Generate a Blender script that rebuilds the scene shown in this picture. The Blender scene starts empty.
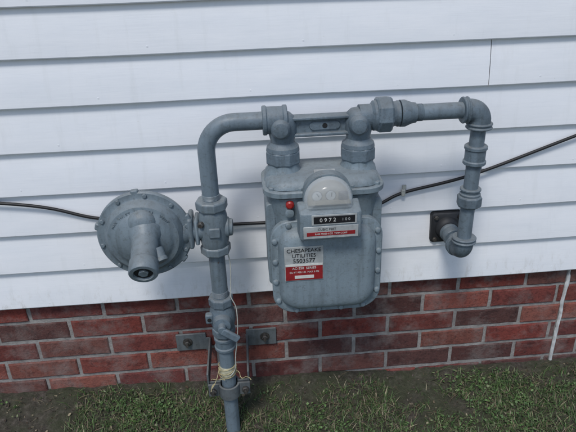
import bpy, bmesh, math, random
from mathutils import Vector, Matrix, noise
random.seed(7)
sc=bpy.context.scene
col=sc.collection
def lin(c): return tuple(((v/255)/12.92 if v/255<=.04045 else ((v/255+.055)/1.055)**2.4) for v in c)+(1,)
# ---------------------------------------------------------------- materials
def newmat(name):
    m=bpy.data.materials.new(name); m.use_nodes=True
    nt=m.node_tree; b=nt.nodes['Principled BSDF']; return m,nt,b
def N(nt,t,**k):
    n=nt.nodes.new(t)
    for a,v in k.items():
        if a in n.inputs: n.inputs[a].default_value=v
        else: setattr(n,a,v)
    return n
def noise_n(nt,vec,scale,detail=6,rough=.6):
    n=nt.nodes.new('ShaderNodeTexNoise'); n.inputs['Scale'].default_value=scale
    n.inputs['Detail'].default_value=detail; n.inputs['Roughness'].default_value=rough
    nt.links.new(vec,n.inputs['Vector']); return n.outputs['Fac']
def ramp(nt,fac,stops):
    r=nt.nodes.new('ShaderNodeValToRGB'); e=r.color_ramp.elements
    while len(e)<len(stops): e.new(.5)
    for i,(p,c) in enumerate(stops): e[i].position=p; e[i].color=c if len(c)==4 else tuple(c)+(1,)
    nt.links.new(fac,r.inputs['Fac']); return r.outputs['Color']
def mix(nt,fac,a,b,mode='MIX'):
    m=nt.nodes.new('ShaderNodeMix'); m.data_type='RGBA'; m.blend_type=mode
    for idx,v in ((0,fac),(6,a),(7,b)):
        if hasattr(v,'is_output'): nt.links.new(v,m.inputs[idx])
        else: m.inputs[idx].default_value=v
    return m.outputs[2]
def bump(nt,b,h,strength,dist):
    n=nt.nodes.new('ShaderNodeBump'); n.inputs['Strength'].default_value=strength; n.inputs['Distance'].default_value=dist
    nt.links.new(h,n.inputs['Height']); nt.links.new(n.outputs[0],b.inputs['Normal'])
def gpos(nt):
    return nt.nodes.new('ShaderNodeNewGeometry').outputs['Position']
def mapping(nt,vec,scale):
    m=nt.nodes.new('ShaderNodeMapping'); m.inputs['Scale'].default_value=scale
    nt.links.new(vec,m.inputs['Vector']); return m.outputs[0]
def paint(name,c,rough=.45,bumpd=.0006,bs=220,dirt=.5,rust=True):
    m,nt,b=newmat(name); P=gpos(nt); c=lin(c)
    d=tuple(v*.55 for v in c[:3])+(1,); l=tuple(min(1,v*1.25) for v in c[:3])+(1,)
    n1=noise_n(nt,P,14,6,.65); n2=noise_n(nt,P,95,4,.7)
    base=ramp(nt,n1,[(.3,d),(.5,c),(.75,l)])
    base=mix(nt,dirt,c,base)
    nS=noise_n(nt,mapping(nt,P,(60,60,5)),1.0,5,.6)   # rain streaks
    base=mix(nt,.55,base,ramp(nt,nS,[(.36,(.68,.67,.64,1)),(.5,(1,1,1,1)),(.68,(1.12,1.12,1.1,1))]),'MULTIPLY')
    sp=ramp(nt,n2,[(.0,(.55,.5,.45,1)),(.36,(.72,.69,.65,1)),(.46,(1,1,1,1))])
    base=mix(nt,.65,base,sp,'MULTIPLY')
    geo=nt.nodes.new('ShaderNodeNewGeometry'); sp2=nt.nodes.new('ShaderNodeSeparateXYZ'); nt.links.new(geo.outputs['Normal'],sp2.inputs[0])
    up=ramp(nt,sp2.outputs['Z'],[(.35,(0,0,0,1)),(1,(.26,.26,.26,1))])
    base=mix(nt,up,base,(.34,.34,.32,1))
    if rust:
        n3=noise_n(nt,P,38,7,.75)
        rf=ramp(nt,n3,[(.66,(0,0,0,1)),(.71,(1,1,1,1))])
        base=mix(nt,rf,base,(.09,.065,.05,1))
    nt.links.new(base,b.inputs['Base Color'])
    rr=ramp(nt,n1,[(.3,(rough+.15,)*3+(1,)),(.7,(rough-.06,)*3+(1,))])
    nt.links.new(rr,b.inputs['Roughness'])
    bump(nt,b,noise_n(nt,P,bs,4,.6),.7,bumpd)
    return m
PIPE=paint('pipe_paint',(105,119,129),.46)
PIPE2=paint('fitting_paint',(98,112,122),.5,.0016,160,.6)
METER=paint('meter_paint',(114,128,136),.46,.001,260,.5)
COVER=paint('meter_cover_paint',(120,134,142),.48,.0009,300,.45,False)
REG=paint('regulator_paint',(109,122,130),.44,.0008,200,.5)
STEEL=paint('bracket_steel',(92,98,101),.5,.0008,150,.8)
def plain(name,c,rough=.5,metal=0,var=.3,scale=60):
    m,nt,b=newmat(name); P=gpos(nt); c=lin(c)
    d=tuple(v*(1-var) for v in c[:3])+(1,)
    nt.links.new(ramp(nt,noise_n(nt,P,scale),[(.35,d),(.65,c)]),b.inputs['Base Color'])
    b.inputs['Roughness'].default_value=rough; b.inputs['Metallic'].default_value=metal
    return m
BLACK=plain('black_rubber',(30,30,33),.5)
DARK=plain('painted_recess_shade',(28,30,32),.8)  # near-black colour that paints the shade inside holes and the cap recess
PLATE=plain('black_iron',(42,44,48),.6)
BOLT=plain('bolt_metal',(105,102,98),.45,.6,.6,120)
LABEL=plain('silver_label',(178,182,181),.4,.1,.25)
DIALF=plain('dial_face',(140,136,122),.5,0,.2)
RED=plain('red_label',(148,36,40),.45,0,.3)
REDP=plain('red_seal',(165,38,34),.4)
WHITE=plain('white_print',(212,212,206),.5,0,.15)
INK=plain('black_ink',(25,25,28),.5)
TAPE=plain('cream_tape',(190,186,160),.7,0,.45,90)
STRING=plain('jute_string',(190,178,135),.8)
WIRE=plain('white_wire',(185,187,180),.5)
CAULK=plain('white_caulk',(212,214,214),.6,0,.35,40)
m,nt,b=newmat('clear_plastic'); b.inputs['Base Color'].default_value=(.78,.82,.83,1); b.inputs['Roughness'].default_value=.12
b.inputs['Alpha'].default_value=.34; b.inputs['IOR'].default_value=1.5
CLEAR=m

# siding
m,nt,b=newmat('white_siding_paint'); P=gpos(nt)
n1=noise_n(nt,mapping(nt,P,(2.2,2.2,7)),2.2,6,.6)
n2=noise_n(nt,mapping(nt,P,(1.5,10,45)),6,6,.65)
n3=noise_n(nt,mapping(nt,P,(9,9,3.2)),5,7,.75)
c=ramp(nt,n1,[(.3,(.765,.79,.825,1)),(.7,(.83,.845,.87,1))])
g=ramp(nt,n2,[(.33,(.95,.955,.96,1)),(.5,(1,1,1,1))])
c=mix(nt,.6,c,g,'MULTIPLY')
# faint vertical water marks
nV=noise_n(nt,mapping(nt,P,(26,26,2.5)),1,6,.65)
c=mix(nt,.5,c,ramp(nt,nV,[(.30,(.90,.90,.885,1)),(.46,(1,1,1,1))]),'MULTIPLY')
sep=N(nt,'ShaderNodeSeparateXYZ'); nt.links.new(P,sep.inputs[0])
mr=N(nt,'ShaderNodeMapRange'); mr.inputs['From Min'].default_value=.47; mr.inputs['From Max'].default_value=.385
nt.links.new(sep.outputs['Z'],mr.inputs['Value'])
st=ramp(nt,n3,[(.52,(0,0,0,1)),(.74,(.75,.75,.75,1))])
mu=N(nt,'ShaderNodeMath',operation='MULTIPLY'); nt.links.new(mr.outputs[0],mu.inputs[0]); nt.links.new(st,mu.inputs[1])
c=mix(nt,mu.outputs[0],c,(.38,.35,.29,1))
n4=noise_n(nt,P,55,5,.75); sp=ramp(nt,n4,[(.69,(1,1,1,1)),(.77,(.6,.57,.52,1))])
c=mix(nt,.55,c,sp,'MULTIPLY')
nt.links.new(c,b.inputs['Base Color']); b.inputs['Roughness'].default_value=.55
bump(nt,b,n2,.2,.0012)
SIDING=m
# brick
m,nt,b=newmat('red_brick'); P=gpos(nt)
at=N(nt,'ShaderNodeAttribute'); at.attribute_name='tint'
n1=noise_n(nt,P,26,7,.72); n2=noise_n(nt,P,130,5,.75); n3=noise_n(nt,P,11,7,.7)
c=mix(nt,.9,at.outputs['Color'],ramp(nt,n1,[(.32,(.42,.40,.43,1)),(.50,(1,1,1,1)),(.72,(1.1,1.02,.95,1))]),'MULTIPLY')
c=mix(nt,.8,c,ramp(nt,n2,[(.32,(.40,.37,.37,1)),(.5,(1,1,1,1))]),'MULTIPLY')
sm=ramp(nt,n3,[(.48,(0,0,0,1)),(.70,(.6,.6,.6,1))])
c=mix(nt,sm,c,(.25,.215,.20,1))
nt.links.new(c,b.inputs['Base Color']); b.inputs['Roughness'].default_value=.92
bump(nt,b,n2,.9,.005); BRICK=m
m,nt,b=newmat('mortar'); P=gpos(nt)
c=ramp(nt,noise_n(nt,P,30,7,.72),[(.3,(.15,.14,.135,1)),(.7,(.38,.36,.34,1))])
nt.links.new(c,b.inputs['Base Color']); b.inputs['Roughness'].default_value=.95
bump(nt,b,noise_n(nt,P,160,5,.7),.8,.004); MORTAR=m
# soil
m,nt,b=newmat('soil'); P=gpos(nt)
n1=noise_n(nt,P,7,8,.7); n2=noise_n(nt,P,60,8,.78)
c=ramp(nt,n2,[(.3,(.026,.021,.017,1)),(.5,(.088,.073,.058,1)),(.7,(.22,.19,.16,1))])
gr=ramp(nt,n1,[(.38,(0,0,0,1)),(.58,(.6,.6,.6,1))])
c=mix(nt,gr,c,(.055,.075,.028,1))
nt.links.new(c,b.inputs['Base Color']); b.inputs['Roughness'].default_value=.95
bump(nt,b,n2,1,.014); SOIL=m
m,nt,b=newmat('plant_leaf'); at=N(nt,'ShaderNodeAttribute'); at.attribute_name='tint'
nt.links.new(at.outputs['Color'],b.inputs['Base Color']); b.inputs['Roughness'].default_value=.6
PLANT=m
ROOF=plain('roof_shingle',(70,68,66),.9,0,.5,20)

# ---------------------------------------------------------------- helpers
def empty(name):
    e=bpy.data.objects.new(name,None); e.empty_display_size=.05; col.objects.link(e); return e
def finish(name,bm,mat,parent,smooth=35,bevel=0,segs=2):
    me=bpy.data.meshes.new(name); bm.normal_update(); bm.to_mesh(me); bm.free()
    me.materials.append(mat)
    if smooth:
        for p in me.polygons: p.use_smooth=True
        me.set_sharp_from_angle(angle=math.radians(smooth))
    o=bpy.data.objects.new(name,me); col.objects.link(o)
    if parent: o.parent=parent
    if bevel:
        mo=o.modifiers.new('bevel','BEVEL'); mo.width=bevel; mo.segments=segs; mo.limit_method='ANGLE'; mo.angle_limit=math.radians(40)
        mo.harden_normals=False
    return o
def frame(axis):
    a=Vector(axis).normalized(); t=Vector((0,0,1)) if abs(a.z)<.9 else Vector((1,0,0))
    u=a.cross(t).normalized(); v=a.cross(u).normalized(); return a,u,v
def lathe(name,o,axis,prof,mat,parent,segs=40,smooth=35,bevel=0,rot=0):
    a,u,v=frame(axis); o=Vector(o); bm=bmesh.new(); rings=[]
    for t,r in prof:
        ring=[]
        for i in range(segs):
            th=2*math.pi*i/segs+rot
            ring.append(bm.verts.new(o+a*t+(u*math.cos(th)+v*math.sin(th))*max(r,1e-5)))
        rings.append(ring)
    for k in range(len(rings)-1):
        for i in range(segs):
            j=(i+1)%segs; bm.faces.new((rings[k][i],rings[k][j],rings[k+1][j],rings[k+1][i]))
    bm.faces.new(rings[0][::-1]); bm.faces.new(rings[-1])
    bmesh.ops.recalc_face_normals(bm,faces=bm.faces)
    return finish(name,bm,mat,parent,smooth,bevel)
def nut(name,o,axis,L,r,mat,parent,segs=6,rot=.2,bev=.003):
    c=min(.006,L*.15)
    return lathe(name,o,axis,[(-L/2,r-c),(-L/2+c,r),(L/2-c,r),(L/2,r-c)],mat,parent,segs,20,bev*.5,rot)
def collar(name,o,axis,L,r,mat,parent,lip=.003):
    w=min(.009,L*.25)
    return lathe(name,o,axis,[(-L/2,r*.86),(-L/2,r+lip-.002),(-L/2+.002,r+lip),(-L/2+w,r+lip),(-L/2+w+.003,r),(L/2-w-.003,r),(L/2-w,r+lip),(L/2-.002,r+lip),(L/2,r+lip-.002),(L/2,r*.86)],mat,parent)
def tube(name,pts,r,mat,parent,segs=24,radii=None):
    bm=bmesh.new(); pts=[Vector(p) for p in pts]; rings=[]; pu=None
    for i,p in enumerate(pts):
        t=(pts[min(i+1,len(pts)-1)]-pts[max(i-1,0)]).normalized()
        if pu is None: _,u,_v=frame(t)
        else: u=(pu-t*pu.dot(t)).normalized()
        v=t.cross(u); pu=u; rr=radii[i] if radii else r
        rings.append([bm.verts.new(p+(u*math.cos(2*math.pi*k/segs)+v*math.sin(2*math.pi*k/segs))*rr) for k in range(segs)])
    for k in range(len(rings)-1):
        for i in range(segs):
            j=(i+1)%segs; bm.faces.new((rings[k][i],rings[k][j],rings[k+1][j],rings[k+1][i]))
    bm.faces.new(rings[0][::-1]); bm.faces.new(rings[-1])
    bmesh.ops.recalc_face_normals(bm,faces=bm.faces)
    return finish(name,bm,mat,parent,50)
def threads(name,o,axis,L,r,mat,parent,n=7):
    prof=[]
    for i in range(n):
        t=L*i/n; prof+= [(t,r),(t+L/n*.5,r+.0013)]
    prof.append((L,r)); return lathe(name,o,axis,prof,mat,parent,32,10)
def arc(c,r,d0,d1,n=12):
    c=Vector(c); d0=Vector(d0); d1=Vector(d1)
    return [c+(d0*math.cos(math.pi/2*i/n)+d1*math.sin(math.pi/2*i/n))*r for i in range(n+1)]
def box(name,c,s,mat,parent,bevel=.003,rot=None,segs=2):
    bm=bmesh.new(); bmesh.ops.create_cube(bm,size=1)
    bmesh.ops.scale(bm,vec=s,verts=bm.verts)
    if rot: bmesh.ops.rotate(bm,matrix=rot,verts=bm.verts)
    bmesh.ops.translate(bm,vec=c,verts=bm.verts)
    return finish(name,bm,mat,parent,35,bevel,segs)
def rrect(x0,x1,z0,z1,rt,rb,n=8):
    out=[]
    for cx,cz,r,a0 in ((x1-rt,z1-rt,rt,0),(x0+rt,z1-rt,rt,90),(x0+rb,z0+rb,rb,180),(x1-rb,z0+rb,rb,270)):
        for i in range(n+1):
            a=math.radians(a0+90*i/n); out.append((cx+r*math.cos(a),cz+r*math.sin(a)))
    return out
def shrink(o,d,):
    cx=(max(p[0] for p in o)+min(p[0] for p in o))/2; cz=(max(p[1] for p in o)+min(p[1] for p in o))/2
    xs=max(abs(p[0]-cx) for p in o); zs=max(abs(p[1]-cz) for p in o)
    return [(cx+(p[0]-cx)*(1-d/xs),cz+(p[1]-cz)*(1-d/zs)) for p in o]
def loft(name,layers,mat,parent,plane='xz',smooth=40,bevel=0):
    bm=bmesh.new(); rings=[]
    for d,o in layers:
        rings.append([bm.verts.new((p[0],d,p[1]) if plane=='xz' else (p[0],p[1],d)) for p in o])
    n=len(rings[0])
    for k in range(len(rings)-1):
        for i in range(n):
            j=(i+1)%n; bm.faces.new((rings[k][i],rings[k][j],rings[k+1][j],rings[k+1][i]))
    bm.faces.new(rings[0][::-1]); bm.faces.new(rings[-1])
    bmesh.ops.recalc_face_normals(bm,faces=bm.faces)
    return finish(name,bm,mat,parent,smooth,bevel)
def text(name,s,loc,size,mat,parent,ext=.0006,tilt=90,align='CENTER',sx=1.0):
    cu=bpy.data.curves.new(name,'FONT'); cu.body=s; cu.size=size; cu.extrude=ext; cu.align_x=align; cu.align_y='CENTER'
    cu.materials.append(mat); o=bpy.data.objects.new(name,cu); col.objects.link(o)
    o.location=loc; o.rotation_euler=(math.radians(tilt),0,0); o.scale=(sx,1,1); o.parent=parent; return o

YP=-.17
# ================================================================= HOUSE
house=empty('house')
XL,XR=-4.0,4.5
E=.126; Z0=.390
bm=bmesh.new()
def strip(x0,x1,zb,k):
    nx=max(2,int((x1-x0)/.06)); prev=None
    for i in range(nx+1):
        x=x0+(x1-x0)*i/nx
        w=noise.noise(Vector((x*1.7,k*3.1,0)))*.0032; w2=noise.noise(Vector((x*1.1,k*5.7,4)))*.0024
        zz=zb+w
        pr=[(x,.016,zz+.001),(x,-.0095+w2,zz),(x,-.0115+w2,zz+.003),(x,-.0095+w2,zz+.03),(x,-.0015+w2*.5,zz+.09),(x,.007,zz+E+.012)]
        vs=[bm.verts.new(p) for p in pr]
        if prev:
            for a in range(len(pr)-1): bm.faces.new((prev[a],vs[a],vs[a+1],prev[a+1]))
        prev=vs
    return
joints={4:[-2.4,2.9],5:[.678],1:[-1.75,2.2],2:[1.9],3:[-2.9],0:[2.6],6:[-1.4],7:[1.3],8:[-.9],9:[2.0]}
for k in range(0,20):
    zb=Z0+E*k; js=[XL]+joints.get(k,[])+[XR]
    for a,b_ in zip(js[:-1],js[1:]):
        strip(a+(.0008 if a!=XL else 0),b_-(.0008 if b_!=XR else 0),zb,k)
bmesh.ops.recalc_face_normals(bm,faces=bm.faces)
sd=finish('siding',bm,SIDING,house,30)
bm=bmesh.new()
for k in range(0,12):
    x=XL+.1+.13*(k%3)
    while x<XR:
        zz=Z0+E*k+.018+random.uniform(-.003,.003)
        yy=-.0103+noise.noise(Vector((x*1.1,k*5.7,4)))*.0024
        bmesh.ops.create_cone(bm,cap_ends=True,segments=10,radius1=.0030,radius2=.0024,depth=.0012,matrix=Matrix.Translation((x,yy,zz))@Matrix.Rotation(math.radians(90),4,'X'))
        x+=.406
finish('siding_nails',bm,SIDING,house,30)
# bricks
bm=bmesh.new(); lay=bm.loops.layers.float_color.new('tint')
BL,BH,MJ=.236,.0775,.0125
pal=[(126,66,58),(116,58,52),(134,76,66),(106,56,53),(88,54,51),(138,84,73),(120,60,53),(98,64,60),(112,72,65),(128,60,52)]
for r in range(-4,6):
    z=.004+BH*r; off=(BL/2 if r%2 else 0)+.02
    x=XL+off-.3
    while x<XR:
        x0,x1=x+MJ/2,x+BL-MJ/2; z0,z1=z+MJ/2,z+BH-MJ/2
        dy=random.uniform(-.002,.002)
        y0=.020+dy; bv=.004
        c=lin(random.choice(pal)); f=random.uniform(.72,1.15); c=(c[0]*f,c[1]*f,c[2]*f,1)
        def quad(ps):
            fc=bm.faces.new([bm.verts.new(p) for p in ps])
            for l in fc.loops: l[lay]=c
        segs=[(x0,x1)]
        if x0<1.06<x1: segs=[(x0,1.052),(1.068,x1)]
        for sx0,sx1 in segs:
            if sx1-sx0<.012: continue
            # outline with slightly ragged arrises
            nA=9; A=[]
            hgt=random.uniform(-.0015,.0015)
            for q in range(nA): A.append((sx0+(sx1-sx0)*q/(nA-1),z0+hgt+random.uniform(-.0012,.0012)))
            A.append((sx1+random.uniform(-.001,.001),(z0+z1)/2))
            for q in range(nA): A.append((sx1-(sx1-sx0)*q/(nA-1),z1+hgt+random.uniform(-.0012,.0012)))
            A.append((sx0+random.uniform(-.001,.001),(z0+z1)/2))
            cx=(sx0+sx1)/2; cz=(z0+z1)/2; hx=(sx1-sx0)/2; hz=(z1-z0)/2
            I=[(cx+(p[0]-cx)*(1-bv/hx),cz+(p[1]-cz)*(1-bv/hz)) for p in A]
            n_=len(A)
            quad([(p[0],y0,p[1]) for p in I])
            for q in range(n_):
                w=(q+1)%n_
                quad([(A[q][0],y0+.003,A[q][1]),(A[w][0],y0+.003,A[w][1]),(I[w][0],y0,I[w][1]),(I[q][0],y0,I[q][1])])
                quad([(A[q][0],y0+.02,A[q][1]),(A[w][0],y0+.02,A[w][1]),(A[w][0],y0+.003,A[w][1]),(A[q][0],y0+.003,A[q][1])])
        x+=BL
bmesh.ops.recalc_face_normals(bm,faces=bm.faces)
finish('bricks',bm,BRICK,house,0)
bm=bmesh.new()
nx,nz=420,26; g=[]
for i in range(nx+1):
    rw=[]
    for j in range(nz+1):
        x=XL+(XR-XL)*i/nx; z=-.35+.80*j/nz
        rw.append(bm.verts.new((x,.0250+noise.noise(Vector((x*25,z*25,2)))*.003,z)))
    g.append(rw)
for i in range(nx):
    for j in range(nz): bm.faces.new((g[i][j],g[i+1][j],g[i+1][j+1],g[i][j+1]))
finish('mortar_joints',bm,MORTAR,house,60)
box('house_walls',(.25,3.045,1.3),(8.5,6,3.2),SIDING,house,0)
bm=bmesh.new()
v=[bm.verts.new(p) for p in ((XL-.3,-.35,2.80),(XR+.3,-.35,2.80),(XR+.3,3.0,4.3),(XL-.3,3.0,4.3),(XL-.3,6.4,2.80),(XR+.3,6.4,2.80))]
bm.faces.new((v[0],v[1],v[2],v[3])); bm.faces.new((v[3],v[2],v[5],v[4])); bm.faces.new((v[0],v[4],v[5],v[1]))
bm.faces.new((v[0],v[3],v[4])); bm.faces.new((v[1],v[5],v[2]))
finish('roof',bm,ROOF,house,0)
bm=bmesh.new(); prev=None
for i in range(60):
    z=-.03+.42*i/59; w=.0062+noise.noise(Vector((0,0,z*40)))*.005; xo=1.060+noise.noise(Vector((3,0,z*14)))*.005
    vs=[bm.verts.new(p) for p in ((xo-w,.022,z),(xo-w*.5,.0165,z),(xo+w*.5,.0165,z),(xo+w,.022,z))]
    if prev:
        for a in range(3): bm.faces.new((prev[a],prev[a+1],vs[a+1],vs[a]))
    prev=vs
finish('caulk_joint',bm,CAULK,house,60)

# ================================================================= GROUND
def gz(x,y):
    d=-y
    z=-.03*max(-1.5,min(1.5,x)) + .012*math.exp(-max(d,0)*18)
    z-=.22*min(max(d,0),.6)*(1-.4*min(max(d,0),.6)) 
    z+=noise.noise(Vector((x*3,y*3,0)))*.012+noise.noise(Vector((x*11,y*11,5)))*.009+noise.noise(Vector((x*40,y*40,9)))*.005*(1 if abs(x)<3 and d<2 else 0)
    return z
def axis_vals(lo,hi,step,far):
    v=[]; x=lo
    while x<=hi: v.append(x); x+=step
    s=step; a=v[-1]
    while a<far: s*=1.35; a+=s; v.append(a)
    s=step; a=v[0]; L=[]
    while a>-far: s*=1.35; a-=s; L.append(a)
    return L[::-1]+v
xs=axis_vals(-1.6,1.9,.010,150)
ys=[y for y in axis_vals(-1.0,.03,.010,150)]
bm=bmesh.new(); g=[[bm.verts.new((x,y,gz(x,y))) for y in ys] for x in xs]
for i in range(len(xs)-1):
    for j in range(len(ys)-1): bm.faces.new((g[i][j],g[i+1][j],g[i+1][j+1],g[i][j+1]))
finish('ground',bm,SOIL,None,80)
def meshcol(name,mat):
    bm=bmesh.new(); return bm,bm.loops.layers.float_color.new('tint')
bm,lay=meshcol('grass',PLANT)
def blade(x,y,h,w,ang,lean,c):
    z=gz(x,y)-.003; dx,dy=math.cos(ang),math.sin(ang); px,py=-dy*w/2,dx*w/2
    pts=[]
    for t in (0,.5,.85,1):
        l=lean*t*t; hh=h*(t-.25*lean/h*t*t if h>0 else t)
        pts.append((x+dx*l,min(.016,y+dy*l),z+max(hh,.001*t)))
    prev=None
    for k,(t,p) in enumerate(zip((0,.5,.85,1),pts)):
        q=(1,.9,.55,.08)[k]
        cur=(bm.verts.new((p[0]+px*q,p[1]+py*q,p[2])),bm.verts.new((p[0]-px*q,p[1]-py*q,p[2])))
        if prev:
            f=bm.faces.new((prev[0],prev[1],cur[1],cur[0]))
            for lp in f.loops: lp[lay]=c
        prev=cur
greens=[(.065,.125,.035),(.085,.155,.045),(.045,.095,.028),(.11,.17,.06),(.13,.16,.075)]
tans=[(.24,.20,.125),(.31,.27,.18),(.16,.125,.08)]
cnt=0
while cnt<46000:
    x=random.uniform(-1.4,1.7); y=random.uniform(-.62,-.004)
    dens=noise.noise(Vector((x*2.6,y*4,1)))+.6*noise.noise(Vector((x*9,y*9,3)))+.35*noise.noise(Vector((x*25,y*25,6)))
    thr=.06-(.40 if x>0.0 else .12)*min(1,-y*7)-(.12 if x>.9 else 0)+(.25 if y>-.03 else 0)
    if dens<thr+random.uniform(-.18,.18): continue
    for q in range(random.randint(1,4)):
        bx=x+random.gauss(0,.006); by=min(-.004,y+random.gauss(0,.006))
        c=random.choice(greens) if random.random()<.76 else random.choice(tans)
        f=random.uniform(.55,1.3); h=random.uniform(.008,.036)
        blade(bx,by,h,random.uniform(.0012,.0032),random.uniform(0,6.28),random.uniform(.2,1.4)*h,(c[0]*f,c[1]*f,c[2]*f,1)); cnt+=1
for i in range(220):
    x=random.choice((-.6,-.35,.3,.75,1.0,1.2))+random.gauss(0,.12); y=random.uniform(-.04,-.006)
    c=random.choice(greens+tans); h=random.uniform(.025,.06)
    blade(x,y,h,random.uniform(.0015,.003),random.uniform(3.1,6.28),h*random.uniform(.3,1),c+(1,))
finish('grass',bm,PLANT,None,0)
bm,lay=meshcol('weeds',PLANT)
def leaf(x,y,z,r,nrm,c,n=6,el=1.0):
    a,u,v=frame(nrm); ro=random.uniform(0,6.28)
    # el stretches along a random direction
    d=u*math.cos(ro)+v*math.sin(ro); e=a.cross(d)
    vs=[bm.verts.new(Vector((x,y,z))+(d*math.cos(6.283*i/n)+e*math.sin(6.283*i/n)*el)*r*random.uniform(.75,1.1)+a*random.uniform(-.2,.2)*r) for i in range(n)]
    f=bm.faces.new(vs)
    for lp in f.loops: lp[lay]=c
cnt=0
while cnt<10000:
    x=random.uniform(-1.4,1.7); y=random.uniform(-.62,-.02)
    d=noise.noise(Vector((x*3.4+7,y*5,11)))+.4*noise.noise(Vector((x*14,y*14,2)))
    if d<(.10 if x<0 else .02)+random.uniform(-.12,.12): continue
    for q in range(3):
        c=random.choice(greens); f=random.uniform(.7,1.4)
        xx=x+random.gauss(0,.008); yy=min(-.01,y+random.gauss(0,.008))
        leaf(xx,yy,gz(xx,yy)+random.uniform(.003,.018),random.uniform(.0025,.0065),(random.gauss(0,.4),random.gauss(0,.4),1),(c[0]*f,c[1]*f,c[2]*f,1),6,random.choice((.9,.6,.45))); cnt+=1
finish('weeds',bm,PLANT,None,0)
bm,lay=meshcol('leaf_litter',PLANT)
for i in range(5200):
    x=random.uniform(-1.5,1.8); y=-abs(random.gauss(0,.22))-.004
    if y<-.85: continue
    k=random.random(); c=random.choice(tans+[(.12,.085,.055),(.08,.06,.045),(.10,.08,.06)]); f=random.uniform(.5,1.1)
    if k<.62: blade(x,y,.004,random.uniform(.0008,.002),random.uniform(0,6.28),random.uniform(.008,.045),(c[0]*f,c[1]*f,c[2]*f,1))
    else: leaf(x,y,gz(x,y)+.003,random.uniform(.002,.0075),(random.gauss(0,.45),random.gauss(0,.45),1),(c[0]*f,c[1]*f,c[2]*f,1),random.choice((5,6,7)),random.choice((.8,.5,.3)))
finish('leaf_litter',bm,PLANT,None,0)
bm=bmesh.new()
for i in range(200):
    x=random.uniform(-1.5,1.8); y=-abs(random.gauss(0,.25))-.01; r=random.uniform(.0015,.005)
    if y<-.95: continue
    mt=Matrix.Translation((x,y,gz(x,y)+r*.1))@Matrix.Rotation(random.uniform(0,6),4,'Z')@Matrix.Diagonal((r*random.uniform(.8,1.5),r,r*.7,1))
    bmesh.ops.create_icosphere(bm,subdivisions=1,radius=1,matrix=mt)
finish('pebbles',bm,plain('pebble_stone',(88,80,70),.9,0,.6,80),None,0)

# ================================================================= GAS PIPING
gp=empty('gas_pipe')
XA=-.108; RP=.0225
pts=[(XA,YP,-.16),(XA,YP,.1),(XA,YP,.4),(XA,YP,.7),(XA,YP,.925)]+arc((XA+.075,YP,.925),.075,(-1,0,0),(0,0,1))[1:]+[(.05,YP,1.0)]
tube('riser',pts,RP,PIPE,gp,32)
collar('inlet_coupling',(.068,YP,1.0),(1,0,0),.062,.034,PIPE2,gp)
tube('outlet_pipe',[(.33,YP,1.0),(.45,YP,1.0),(.57,YP,1.0)],.021,PIPE,gp,32)
threads('outlet_threads',(.427,YP,1.0),(1,0,0),.016,.0208,PIPE2,gp)
XD=.592
collar('outlet_union_nut_ring',(.372,YP,1.0),(1,0,0),.022,.031,PIPE2,gp,.002)
nut('outlet_union_nut',(.343,YP,1.0),(1,0,0),.040,.047,PIPE2,gp,8)
lathe('outlet_reducer',(.385,YP,1.0),(1,0,0),[(0,.034),(.012,.034),(.03,.027),(.04,.0255),(.042,.02)],PIPE2,gp)
def elbow(pre,c,r0,d0,d1,rb,parent,lipL=.016):
    c=Vector(c); d0=Vector(d0); d1=Vector(d1)
    ctr=c+(d0+d1)*rb
    p=[ctr-d1*rb+d0*.012]+[ctr+(-d1*math.cos(a)-d0*math.sin(a))*rb for a in [math.pi/2*i/12 for i in range(13)]]+[ctr-d0*rb+d1*.012]
    tube(pre+'_body',p,r0,PIPE2,parent,32)
    collar(pre+'_band_1',ctr-d1*rb+d0*.012,d0,lipL,r0+.003,PIPE2,parent,.003)
    collar(pre+'_band_2',ctr-d0*rb+d1*.012,d1,lipL,r0+.003,PIPE2,parent,.003)
elbow('top_elbow',(XD+.004,YP,1.0),.028,(-1,0,0),(0,0,-1),.03,gp)
tube('drop_pipe',[(XD+.004,YP,.97),(XD+.003,YP,.9),(XD+.002,YP,.8),(XD,YP,.7),(XD,YP,.61)],.0195,PIPE,gp,32)
collar('drop_coupling',(XD+.003,YP,.878),(0,0,1),.052,.027,PIPE2,gp)
threads('drop_threads',(XD+.003,YP,.852),(0,0,-1),.012,.0195,PIPE2,gp,5)
collar('drop_union_top',(XD+.002,YP,.772),(0,0,1),.022,.025,PIPE2,gp)
nut('drop_union_nut',(XD+.002,YP,.745),(0,0,1),.034,.034,PIPE2,gp,8)
elbow('bottom_elbow',(XD,YP,.583),.028,(0,0,1),(0,1,0),.03,gp)
tube('wall_pipe',[(XD,YP+.03,.583),(XD+.003,-.08,.584),(XD+.006,.02,.585)],.0195,PIPE,gp,28)
collar('wall_pipe_coupling',(XD+.003,-.07,.584),(0,1,0),.045,.026,PIPE2,gp)
fl=empty('wall_flange')
loft('flange_plate',[(0.0,rrect(.548,.648,.535,.635,.012,.012)),(-.018,rrect(.548,.648,.535,.635,.012,.012)),(-.021,rrect(.551,.645,.538,.632,.012,.012))],PLATE,fl)
lathe('flange_hub',(.598,-.02,.585),(0,-1,0),[(0,.038),(.006,.036),(.016,.03),(.02,.022)],PLATE,fl)
for dx in (-.037,.037):
    for dz in (-.037,.037):
        nut('flange_bolt',(.598+dx,-.024,.585+dz),(0,-1,0),.008,.0075,BOLT,fl)

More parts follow.
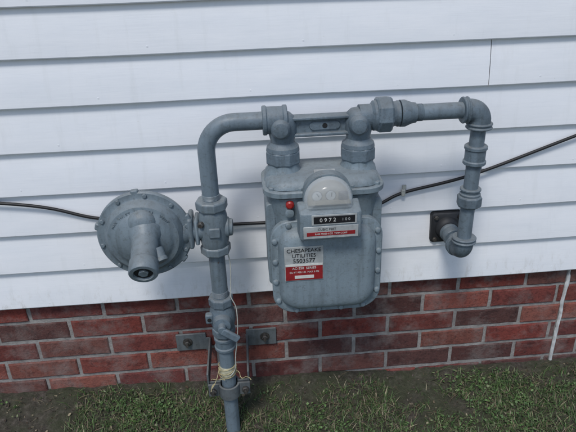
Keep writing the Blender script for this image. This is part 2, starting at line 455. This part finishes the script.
sv=empty('shutoff_valve')
nut('valve_top_hex',(XA,YP,.478),(0,0,1),.03,.036,PIPE2,sv,8)
threads('valve_threads',(XA,YP,.495),(0,0,1),.018,RP,PIPE2,sv)
lathe('valve_body',(XA,YP,.462),(0,0,-1),[(0,.03),(.012,.034),(.03,.038),(.05,.038),(.068,.033),(.078,.03)],PIPE2,sv)
nut('valve_bottom_hex',(XA,YP,.372),(0,0,1),.028,.035,PIPE2,sv,8)
lathe('plug_barrel',(XA,YP+.045,.424),(0,-1,0),[(0,.018),(.006,.024),(.085,.027),(.09,.025),(.098,.024),(.1,.012),(.118,.011),(.120,.009)],PIPE2,sv)
box('lock_wing',(XA+.022,YP-.070,.404),(.058,.012,.022),PIPE2,sv,.004,Matrix.Rotation(math.radians(38),3,'Y'))
box('stop_lug',(XA-.036,YP-.02,.432),(.022,.02,.03),PIPE2,sv,.004)
lathe('lug_hole_shade',(XA-.036,YP-.031,.432),(0,-1,0),[(0,.006),(.0008,.006)],DARK,sv,16)  # solid dark disc on the lug, painting a hole's shade
collar('lower_coupling',(XA,YP,.33),(0,0,1),.045,.029,PIPE2,sv)
br=empty('pipe_bracket')
for sx,x0,x1,ax in ((-1,-.285,-.185,-.172),(1,-.050,.052,-.047)):
    box('wall_plate',((x0+x1)/2,.014,.195),(abs(x1-x0),.007,.066),STEEL,br,.0015)
    for bx in ((x0+x1)/2+sx*.012,):
        lathe('washer',(bx,.010,.197),(0,-1,0),[(0,.016),(.003,.016)],BOLT,br,24)
        nut('wall_bolt',(bx,.002,.197),(0,-1,0),.010,.0105,BOLT,br)
        lathe('bolt_stud',(bx,-.002,.197),(0,-1,0),[(0,.005),(.012,.005)],BOLT,br,12)
    box('arm',(ax,-.0775,.182),(.006,.185,.052),STEEL,br,.0015)
    box('arm_foot',((ax+ (x1 if sx<0 else x0))/2,.0135,.182),(abs(ax-(x1 if sx<0 else x0))+.004,.006,.052),STEEL,br,.001)
for nm,s in (('clamp_front',-1),('clamp_back',1)):
    bm=bmesh.new()
    n=14; R_=.0265
    line=[(-.064,s*.004)]+[(-.034,s*.004)]
    for i in range(n+1):
        a=math.pi-math.pi*i/n; line.append((R_*math.cos(a)*1.0,s*(R_*math.sin(a)+.004)))
    line+=[(.034,s*.004),(.064,s*.004)]
    outer=[]
    for i,(px,py) in enumerate(line):
        p0=Vector(line[max(i-1,0)]); p1=Vector(line[min(i+1,len(line)-1)]); t=(p1-p0).normalized(); nn=Vector((-t.y,t.x))
        if nn.y*s<0: nn=-nn
        if abs(nn.y)<.2 : nn=Vector((px,py)).normalized()
        outer.append((px+nn.x*.006,py+nn.y*.006))
    prev=None
    for (a,b_) in zip(line,outer):
        vs=[bm.verts.new((XA+a[0],YP+a[1],.128)),bm.verts.new((XA+b_[0],YP+b_[1],.128)),bm.verts.new((XA+b_[0],YP+b_[1],.172)),bm.verts.new((XA+a[0],YP+a[1],.172))]
        if prev:
            for q in range(4): bm.faces.new((prev[q],prev[(q+1)%4],vs[(q+1)%4],vs[q]))
        else: bm.faces.new(vs)
        prev=vs
    bm.faces.new(prev[::-1]); bmesh.ops.recalc_face_normals(bm,faces=bm.faces)
    finish(nm,bm,STEEL,br,50,.001)
for bx in (-.05,.05):
    nut('clamp_nut',(XA+bx,YP-.016,.150),(0,-1,0),.011,.0115,BOLT,br)
    lathe('clamp_stud',(XA+bx,YP+.02,.150),(0,-1,0),[(0,.005),(.052,.005)],BOLT,br,12)
tp=empty('pipe_tape')
lathe('tape_wrap',(XA,YP,.205),(0,0,1),[(0,RP+.0004),(.002,RP+.002),(.012,RP+.003),(.02,RP+.002),(.030,RP+.003),(.036,RP+.0015),(.038,RP+.0004)],TAPE,tp)
ht=[]
for i in range(54):
    a=i*.42; ht.append((XA+math.cos(a)*(RP+.005),YP+math.sin(a)*(RP+.005),.205+.0008*i+.006*math.sin(a+i*.05)))
tube('string_coil',ht,.0011,STRING,tp,6)
def wig(p0,p1,amp,n,seed,sag=0):
    p0=Vector(p0); p1=Vector(p1); out=[]
    for i in range(n+1):
        t=i/n; p=p0.lerp(p1,t); k=math.sin(math.pi*t)
        p+=Vector((noise.noise(Vector((t*3,seed,0))),noise.noise(Vector((t*3,seed,5))),noise.noise(Vector((t*3,seed,9)))))*amp*k; p.z-=sag*k
        out.append(p)
    return out
tube('string_end_1',wig((XA-.02,YP-.02,.24),(XA-.055,YP-.03,.165),.03,12,3),.0011,STRING,tp,6)
tube('string_end_2',wig((XA+.02,YP-.02,.235),(XA+.07,YP-.03,.20),.03,12,8),.0011,STRING,tp,6)
tube('string_end_3',wig((XA-.01,YP-.03,.21),(XA-.048,YP-.045,.225),.03,12,5),.0011,STRING,tp,6)
def catm(P,n=10):
    P=[Vector(p) for p in P]; out=[]
    for i in range(len(P)-1):
        p0=P[max(i-1,0)];p1=P[i];p2=P[i+1];p3=P[min(i+2,len(P)-1)]
        for k in range(n):
            t=k/n; out.append(.5*((2*p1)+(-p0+p2)*t+(2*p0-5*p1+4*p2-p3)*t*t+(-p0+3*p1-3*p2+p3)*t**3))
    out.append(P[-1]); return out
tw=empty('tracer_wire')
tube('wire',catm([(XA+.030,YP-.005,.64),(XA+.036,YP-.01,.6),(XA+.032,YP-.016,.53),(XA+.030,YP-.02,.5),(XA+.043,YP-.024,.46),(XA+.041,YP-.03,.38),(XA+.03,YP-.026,.30),(XA+.024,YP-.022,.24),(XA+.008,YP-.03,.22)],5),.0015,WIRE,tw,8)

# ================================================================= REGULATOR
rg=empty('gas_pressure_regulator')
RC=(-.287,-.19,.716)
lathe('diaphragm_case',(RC[0],RC[1],RC[2]),(0,-1,0),
 [(-.055,.04),(-.045,.075),(-.02,.098),(-.008,.104),(-.007,.120),(-.004,.123),(.006,.123),(.009,.120),(.0095,.108),(.012,.104),(.020,.101),(.029,.093),(.0315,.0915),(.0325,.088),(.033,.084),(.036,.076),(.0385,.074),(.042,.068),(.048,.058),(.053,.046),(.056,.04)],REG,rg,72)
for i in range(10):
    a=2*math.pi*(i+.3)/10
    p=(RC[0]+math.cos(a)*.1135,RC[1]-.009,RC[2]+math.sin(a)*.1135)
    nut('case_bolt',(p[0],p[1]-.002,p[2]),(0,-1,0),.007,.0062,REG,rg)
for a in (20,95,165,250,320):
    a=math.radians(a); box('rim_lug',(RC[0]+math.cos(a)*.118,RC[1]-.001,RC[2]+math.sin(a)*.118),(.022,.016,.02),REG,rg,.004,Matrix.Rotation(-a,3,'Y'))
# cast lettering round the dish
for i,ch in enumerate('MAX INLET 125 PSI  VENT'):
    if ch==' ': continue
    a=math.radians(150-i*5.2)
    t=text('cast_letter',ch,(RC[0]+math.cos(a)*.0815,RC[1]-.0345,RC[2]+math.sin(a)*.0815),.010,REG,rg,.0012)
    t.rotation_euler=(math.radians(90),-(a-math.pi/2),0)
td=Vector((.03,-.86,-.40)).normalized()
o=Vector((RC[0]+.008,RC[1]-.035,RC[2]+.02))
lathe('spring_tower',o,td,[(0,.047),(.014,.042),(.022,.037),(.03,.0345),(.088,.0325),(.091,.035),(.094,.036),(.125,.036),(.128,.034),(.1285,.025),(.122,.023)],REG,rg,40)
lathe('tower_cap_shade',o,td,[(.119,.0235),(.1225,.0235)],DARK,rg,30)  # recess floor covered by a dark disc, its shade painted in
nut('adjusting_screw',o+td*.124,td,.008,.013,REG,rg)
lathe('tower_dome',o+Vector((-.004,.004,.028)),(0,-1,.12),[(0,.038),(.012,.036),(.022,.029),(.028,.019),(.030,.006)],REG,rg,32)
lathe('vent_boss',o+td*.05+Vector((.028,0,-.004)),(.35,-.5,-.7),[(0,.018),(.024,.016),(.026,.018),(.034,.018),(.036,.014)],REG,rg,28)
lathe('side_neck',(-.20,YP,.712),(1,0,0),[(0,.042),(.02,.04),(.03,.032),(.055,.030),(.09,.034)],REG,rg,36)
box('neck_flange',(-.168,YP,.712),(.014,.075,.088),REG,rg,.006)
box('neck_flange_2',(-.152,YP,.712),(.012,.065,.074),REG,rg,.006)
lathe('valve_body',(XA,YP,.650),(0,0,1),[(0,.03),(.01,.036),(.03,.039),(.065,.042),(.1,.038),(.118,.034),(.124,.03)],REG,rg,40)
nut('inlet_hex',(XA,YP,.650),(0,0,1),.026,.042,REG,rg,8)
nut('outlet_hex',(XA,YP,.782),(0,0,1),.028,.043,REG,rg,8)
threads('outlet_threads',(XA,YP,.797),(0,0,1),.014,RP,REG,rg,5)
lathe('orifice_cap',(XA+.02,YP,.712),(1,0,-.05),[(0,.03),(.02,.028),(.022,.024),(.030,.023),(.032,.018)],REG,rg,30)
box('front_name_pad',(XA+.004,YP-.041,.715),(.03,.008,.028),REG,rg,.003)
nut('test_plug',(XA-.03,YP-.033,.738),(-.3,-1,0),.014,.009,BOLT,rg)

# ================================================================= METER
mt=empty('gas_meter')
XM1,XM2=.086,.280; XC=.183
box('bar_web',(XC,YP,.982),(.19,.012,.040),PIPE2,mt,.002)
box('bar_top_rib',(XC,YP,1.003),(.188,.036,.009),PIPE2,mt,.003)
box('bar_bottom_rib',(XC,YP,.961),(.188,.036,.009),PIPE2,mt,.003)
loft('bar_hole_boss',[(YP-.004,rrect(XC-.03,XC+.05,.970,.994,.0119,.0119)),(YP-.010,rrect(XC-.028,XC+.048,.972,.992,.0099,.0099))],PIPE2,mt)
lathe('bar_hole_shade',(XC+.01,YP-.0095,.982),(0,-1,0),[(0,.0065),(.0012,.0065)],DARK,mt,20)  # no bore here: a thin dark disc paints the hole's inner shade
for i,x in enumerate((XM1,XM2)):
    lathe('swivel_ball',(x,YP,1.02),(0,0,-1),[(0,.012),(.003,.022),(.012,.031),(.03,.036),(.05,.036),(.07,.031),(.085,.029),(.11,.029)],PIPE2,mt,36)
    lathe('swivel_boss',(x-.004,YP-.02,.985),(-.1,-1,0),[(0,.026),(.02,.024),(.028,.018),(.031,.008)],PIPE2,mt,28)
    nut('swivel_nut',(x,YP,.905),(0,0,1),.040,.046,PIPE2,mt,8,.3)
    lathe('swivel_collar',(x,YP,.932),(0,0,1),[(-.01,.043),(0,.041),(.006,.034),(.012,.031)],PIPE2,mt,36)
    lathe('meter_spud',(x,YP,.888),(0,0,-1),[(0,.040),(.012,.041),(.018,.046),(.045,.052)],METER,mt,40)
lathe('outlet_arm',(XM2,YP,.998),(1,0,0),[(0,.03),(.03,.03),(.036,.038),(.045,.038)],PIPE2,mt,36)
def xy(x0,x1,y0,y1,r): return rrect(x0,x1,y0,y1,r,r)
loft('upper_body',[(.845,xy(.036,.330,-.262,-.078,.05)),(.857,xy(.040,.326,-.258,-.082,.048)),(.866,xy(.052,.314,-.246,-.094,.045)),(.871,xy(.075,.291,-.225,-.112,.04))],METER,mt,'xy')
loft('top_flange',[(.826,xy(.030,.336,-.268,-.072,.052)),(.828,xy(.028,.338,-.270,-.070,.052)),(.840,xy(.028,.338,-.270,-.070,.052)),(.843,xy(.031,.335,-.267,-.073,.052))],METER,mt,'xy')
loft('middle_body',[(.525,xy(.075,.29,-.225,-.11,.04)),(.535,xy(.06,.306,-.235,-.10,.045)),(.60,xy(.05,.316,-.245,-.095,.045)),(.74,xy(.048,.318,-.250,-.090,.045)),(.80,xy(.040,.326,-.258,-.082,.05)),(.822,xy(.036,.330,-.262,-.078,.05))],METER,mt,'xy')
for (x,y) in ((.05,-.245),(.05,-.1),(.316,-.245),(.316,-.1),(.12,-.256),(.25,-.256)):
    nut('top_bolt',(x,y,.845),(0,0,1),.012,.0085,METER,mt)
box('top_badge',(XC+.005,-.208,.871),(.055,.020,.004),LABEL,mt,.001)
ob=rrect(.040,.330,.490,.775,.06,.07)
loft('back_pan',[(-.098,ob),(-.085,ob),(-.083,shrink(ob,.016)),(-.055,shrink(ob,.03)),(-.045,shrink(ob,.05))],METER,mt)
for nm,xx,s in (('side_bulge',.045,-1),('side_bulge',.322,1)):
    loft(nm,[(-.235,rrect(xx-.012,xx+.012,.56,.80,.0119,.0119)),(-.10,rrect(xx-.012,xx+.012,.56,.80,.0119,.0119))],METER,mt,'xz',50,.002)
oc=rrect(.040,.332,.482,.762,.055,.062,10)
loft('front_flange',[(-.245,oc),(-.262,oc),(-.2645,shrink(oc,.0025))],COVER,mt)
loft('front_pan',[(-.263,shrink(oc,.018)),(-.272,shrink(oc,.019)),(-.282,shrink(oc,.024)),(-.291,shrink(oc,.033)),(-.2945,shrink(oc,.045)),(-.295,shrink(oc,.06))],COVER,mt,'xz',60)
per=shrink(oc,.0095); L=[0]
for i in range(len(per)):
    a=Vector(per[i]); b_=Vector(per[(i+1)%len(per)]); L.append(L[-1]+(b_-a).length)
nb=16
for k in range(nb):
    s=L[-1]*(k+.35)/nb
    for i in range(len(per)):
        if L[i]<=s<=L[i+1]:
            t=(s-L[i])/max(1e-6,L[i+1]-L[i]); p=Vector(per[i]).lerp(Vector(per[(i+1)%len(per)]),t)
            lathe('cover_screw',(p.x,-.264,p.y),(0,-1,0),[(0,.0082),(.003,.0078),(.006,.006),(.007,.003)],COVER,mt,14); break
lx=.122
box('label_plate',(lx,-.2958,.655),(.100,.0022,.100),LABEL,mt,.0006)
text('label_text_1','CHESAPEAKE',(lx,-.2976,.694),.0150,INK,mt,.0003)
text('label_text_2','UTILITIES',(lx,-.2976,.679),.0150,INK,mt,.0003)
text('label_text_3','5503577',(lx,-.2976,.664),.0165,INK,mt,.0003)
box('red_label',(lx,-.2975,.629),(.096,.0016,.043),RED,mt,.0004)
box('red_label_header',(lx,-.2978,.652),(.096,.0014,.006),WHITE,mt,.0003)
text('red_label_text_1','AC-250  SERIES',(lx,-.2987,.643),.0095,WHITE,mt,.0002)
text('red_label_text_2','CU FT PER HR  MAX 5 PSI',(lx,-.2987,.631),.0068,WHITE,mt,.0002)
box('red_label_field',(lx,-.2985,.617),(.05,.0012,.009),WHITE,mt,.0003)
# index housing
ix0,ix1=.112,.258; icx=(ix0+ix1)/2
base=rrect(ix0+.012,ix1-.012,.735,.893,.058,.008,12)
loft('index_base',[(-.255,base),(-.288,base)],METER,mt)
loft('index_frame',[(-.285,rrect(ix0-.004,ix1+.004,.738,.825,.006,.006)),(-.334,rrect(ix0-.002,ix1+.002,.742,.815,.006,.006)),(-.337,rrect(ix0+.001,ix1-.001,.745,.812,.006,.006))],METER,mt)
box('index_window_frame',(icx+.008,-.3373,.797),(.110,.003,.027),LABEL,mt,.0008)
box('index_window',(icx+.008,-.3383,.797),(.100,.003,.019),INK,mt,.0008)
text('index_digits','0 9 7 2',(icx-.008,-.3403,.797),.0140,WHITE,mt,.0003)
text('index_digits_small','1 0 0',(icx+.036,-.3403,.797),.0100,LABEL,mt,.0003)
box('index_plate',(icx,-.3375,.764),(.134,.003,.032),LABEL,mt,.0008)
text('index_plate_text_1','CUBIC FEET',(icx-.01,-.3393,.772),.0085,INK,mt,.0002)
box('index_plate_red',(icx,-.3386,.7605),(.118,.0025,.010),RED,mt,.0003)
text('index_plate_text_2','BASE PRESS 4 OZ  TEMP COMP',(icx,-.3402,.7605),.0058,WHITE,mt,.0002)
face=rrect(ix0+.022,ix1-.022,.815,.880,.050,.004,12)
loft('index_face',[(-.287,face),(-.292,face)],DIALF,mt)
for dx in (-.028,.006):
    lathe('dial',(icx+dx,-.2925,.840),(0,-1,0),[(0,.0130),(.0006,.0130)],INK,mt,28)
    lathe('dial_ring',(icx+dx,-.2928,.840),(0,-1,0),[(0,.0118),(.0010,.0118)],LABEL,mt,28)
    box('dial_hand',(icx+dx+.002,-.2944,.843),(.0018,.0008,.010),INK,mt,0,Matrix.Rotation(dx*20,3,'Y'))
box('index_gear_plate',(icx+.036,-.296,.835),(.022,.006,.030),BOLT,mt,.001)
box('index_shelf',(icx,-.305,.8275),(.104,.024,.003),DIALF,mt,.0005)
dome0=rrect(ix0+.014,ix1-.014,.812,.889,.058,.004,12)
loft('index_dome',[(-.2885,dome0),(-.318,shrink(dome0,.004)),(-.330,shrink(dome0,.012)),(-.334,shrink(dome0,.022))],CLEAR,mt,'xz',60)
rim=rrect(ix0+.009,ix1-.009,.810,.894,.062,.004,12)
loft('index_dome_rim',[(-.2885,rim),(-.2945,rim),(-.2955,shrink(rim,.001))],METER,mt) if False else None
lathe('seal_wire_cap',(.093,-.262,.808),(-.1,-1,.1),[(0,.011),(.008,.010),(.011,.006)],REDP,mt,24)
lathe('seal_boss',(.093,-.25,.785),(-.1,-1,.1),[(0,.012),(.02,.011),(.022,.006)],METER,mt,24)

# ================================================================= CABLE
cb=empty('cable')
tube('cable_run',catm([(-3.9,-.02,.95),(-1.6,-.019,.84),(-.722,-.018,.757),(-.451,-.018,.690),(-.2,-.019,.652),(-.041,-.019,.643),(.16,-.019,.645),(.357,-.018,.672),(.454,-.018,.712),(.660,-.018,.757),(.971,-.018,.865),(1.8,-.018,1.16),(4.4,-.018,2.05)]),.0048,BLACK,cb,12)
cl=empty('cable_clip')
box('clip_strap',(.452,-.0195,.713),(.012,.013,.022),WIRE,cl,.003)
box('clip_tab',(.457,-.0115,.727),(.012,.004,.014),WIRE,cl,.001)

# ================================================================= CAMERA / LIGHT
pitch,yaw,roll,h=math.radians(25.806),math.radians(3.934),math.radians(-1.917),1.3914
fw=Vector((math.sin(yaw)*math.cos(pitch),math.cos(yaw)*math.cos(pitch),-math.sin(pitch)))
r=Vector((math.cos(yaw),-math.sin(yaw),0)); u=r.cross(fw)
r2=r*math.cos(roll)+u*math.sin(roll); u2=-r*math.sin(roll)+u*math.cos(roll)
cam=bpy.data.cameras.new('camera'); cam.lens=35; cam.sensor_width=36; cam.clip_end=1000; cam.clip_start=.01
co=bpy.data.objects.new('camera',cam); col.objects.link(co)
M=Matrix.Identity(4)
for i in range(3): M[i][0]=r2[i]; M[i][1]=u2[i]; M[i][2]=-fw[i]
M[0][3],M[1][3],M[2][3]=0,-1.53,h
co.matrix_world=M; sc.camera=co
w=bpy.data.worlds.new('World'); sc.world=w; w.use_nodes=True; nt=w.node_tree
sky=nt.nodes.new('ShaderNodeTexSky'); sky.sky_type='NISHITA'; sky.sun_disc=False
sd_=Vector((-.40,-1,0)).normalized(); el=math.radians(56)
sky.sun_elevation=el; sky.sun_rotation=math.atan2(sd_.x,sd_.y)
nt.links.new(sky.outputs[0],nt.nodes['Background'].inputs[0]); nt.nodes['Background'].inputs[1].default_value=.135
sl=bpy.data.lights.new('sun','SUN'); sl.energy=1.5; sl.angle=math.radians(14); sl.energy=1.5*1.3; sl.color=(1,.97,.93)
so=bpy.data.objects.new('sun',sl); col.objects.link(so)
dirv=-(sd_*math.cos(el)+Vector((0,0,math.sin(el))))
so.rotation_euler=dirv.to_track_quat('-Z','Y').to_euler()
sc.view_settings.view_transform='Standard'; sc.view_settings.look='None'; sc.view_settings.exposure=0
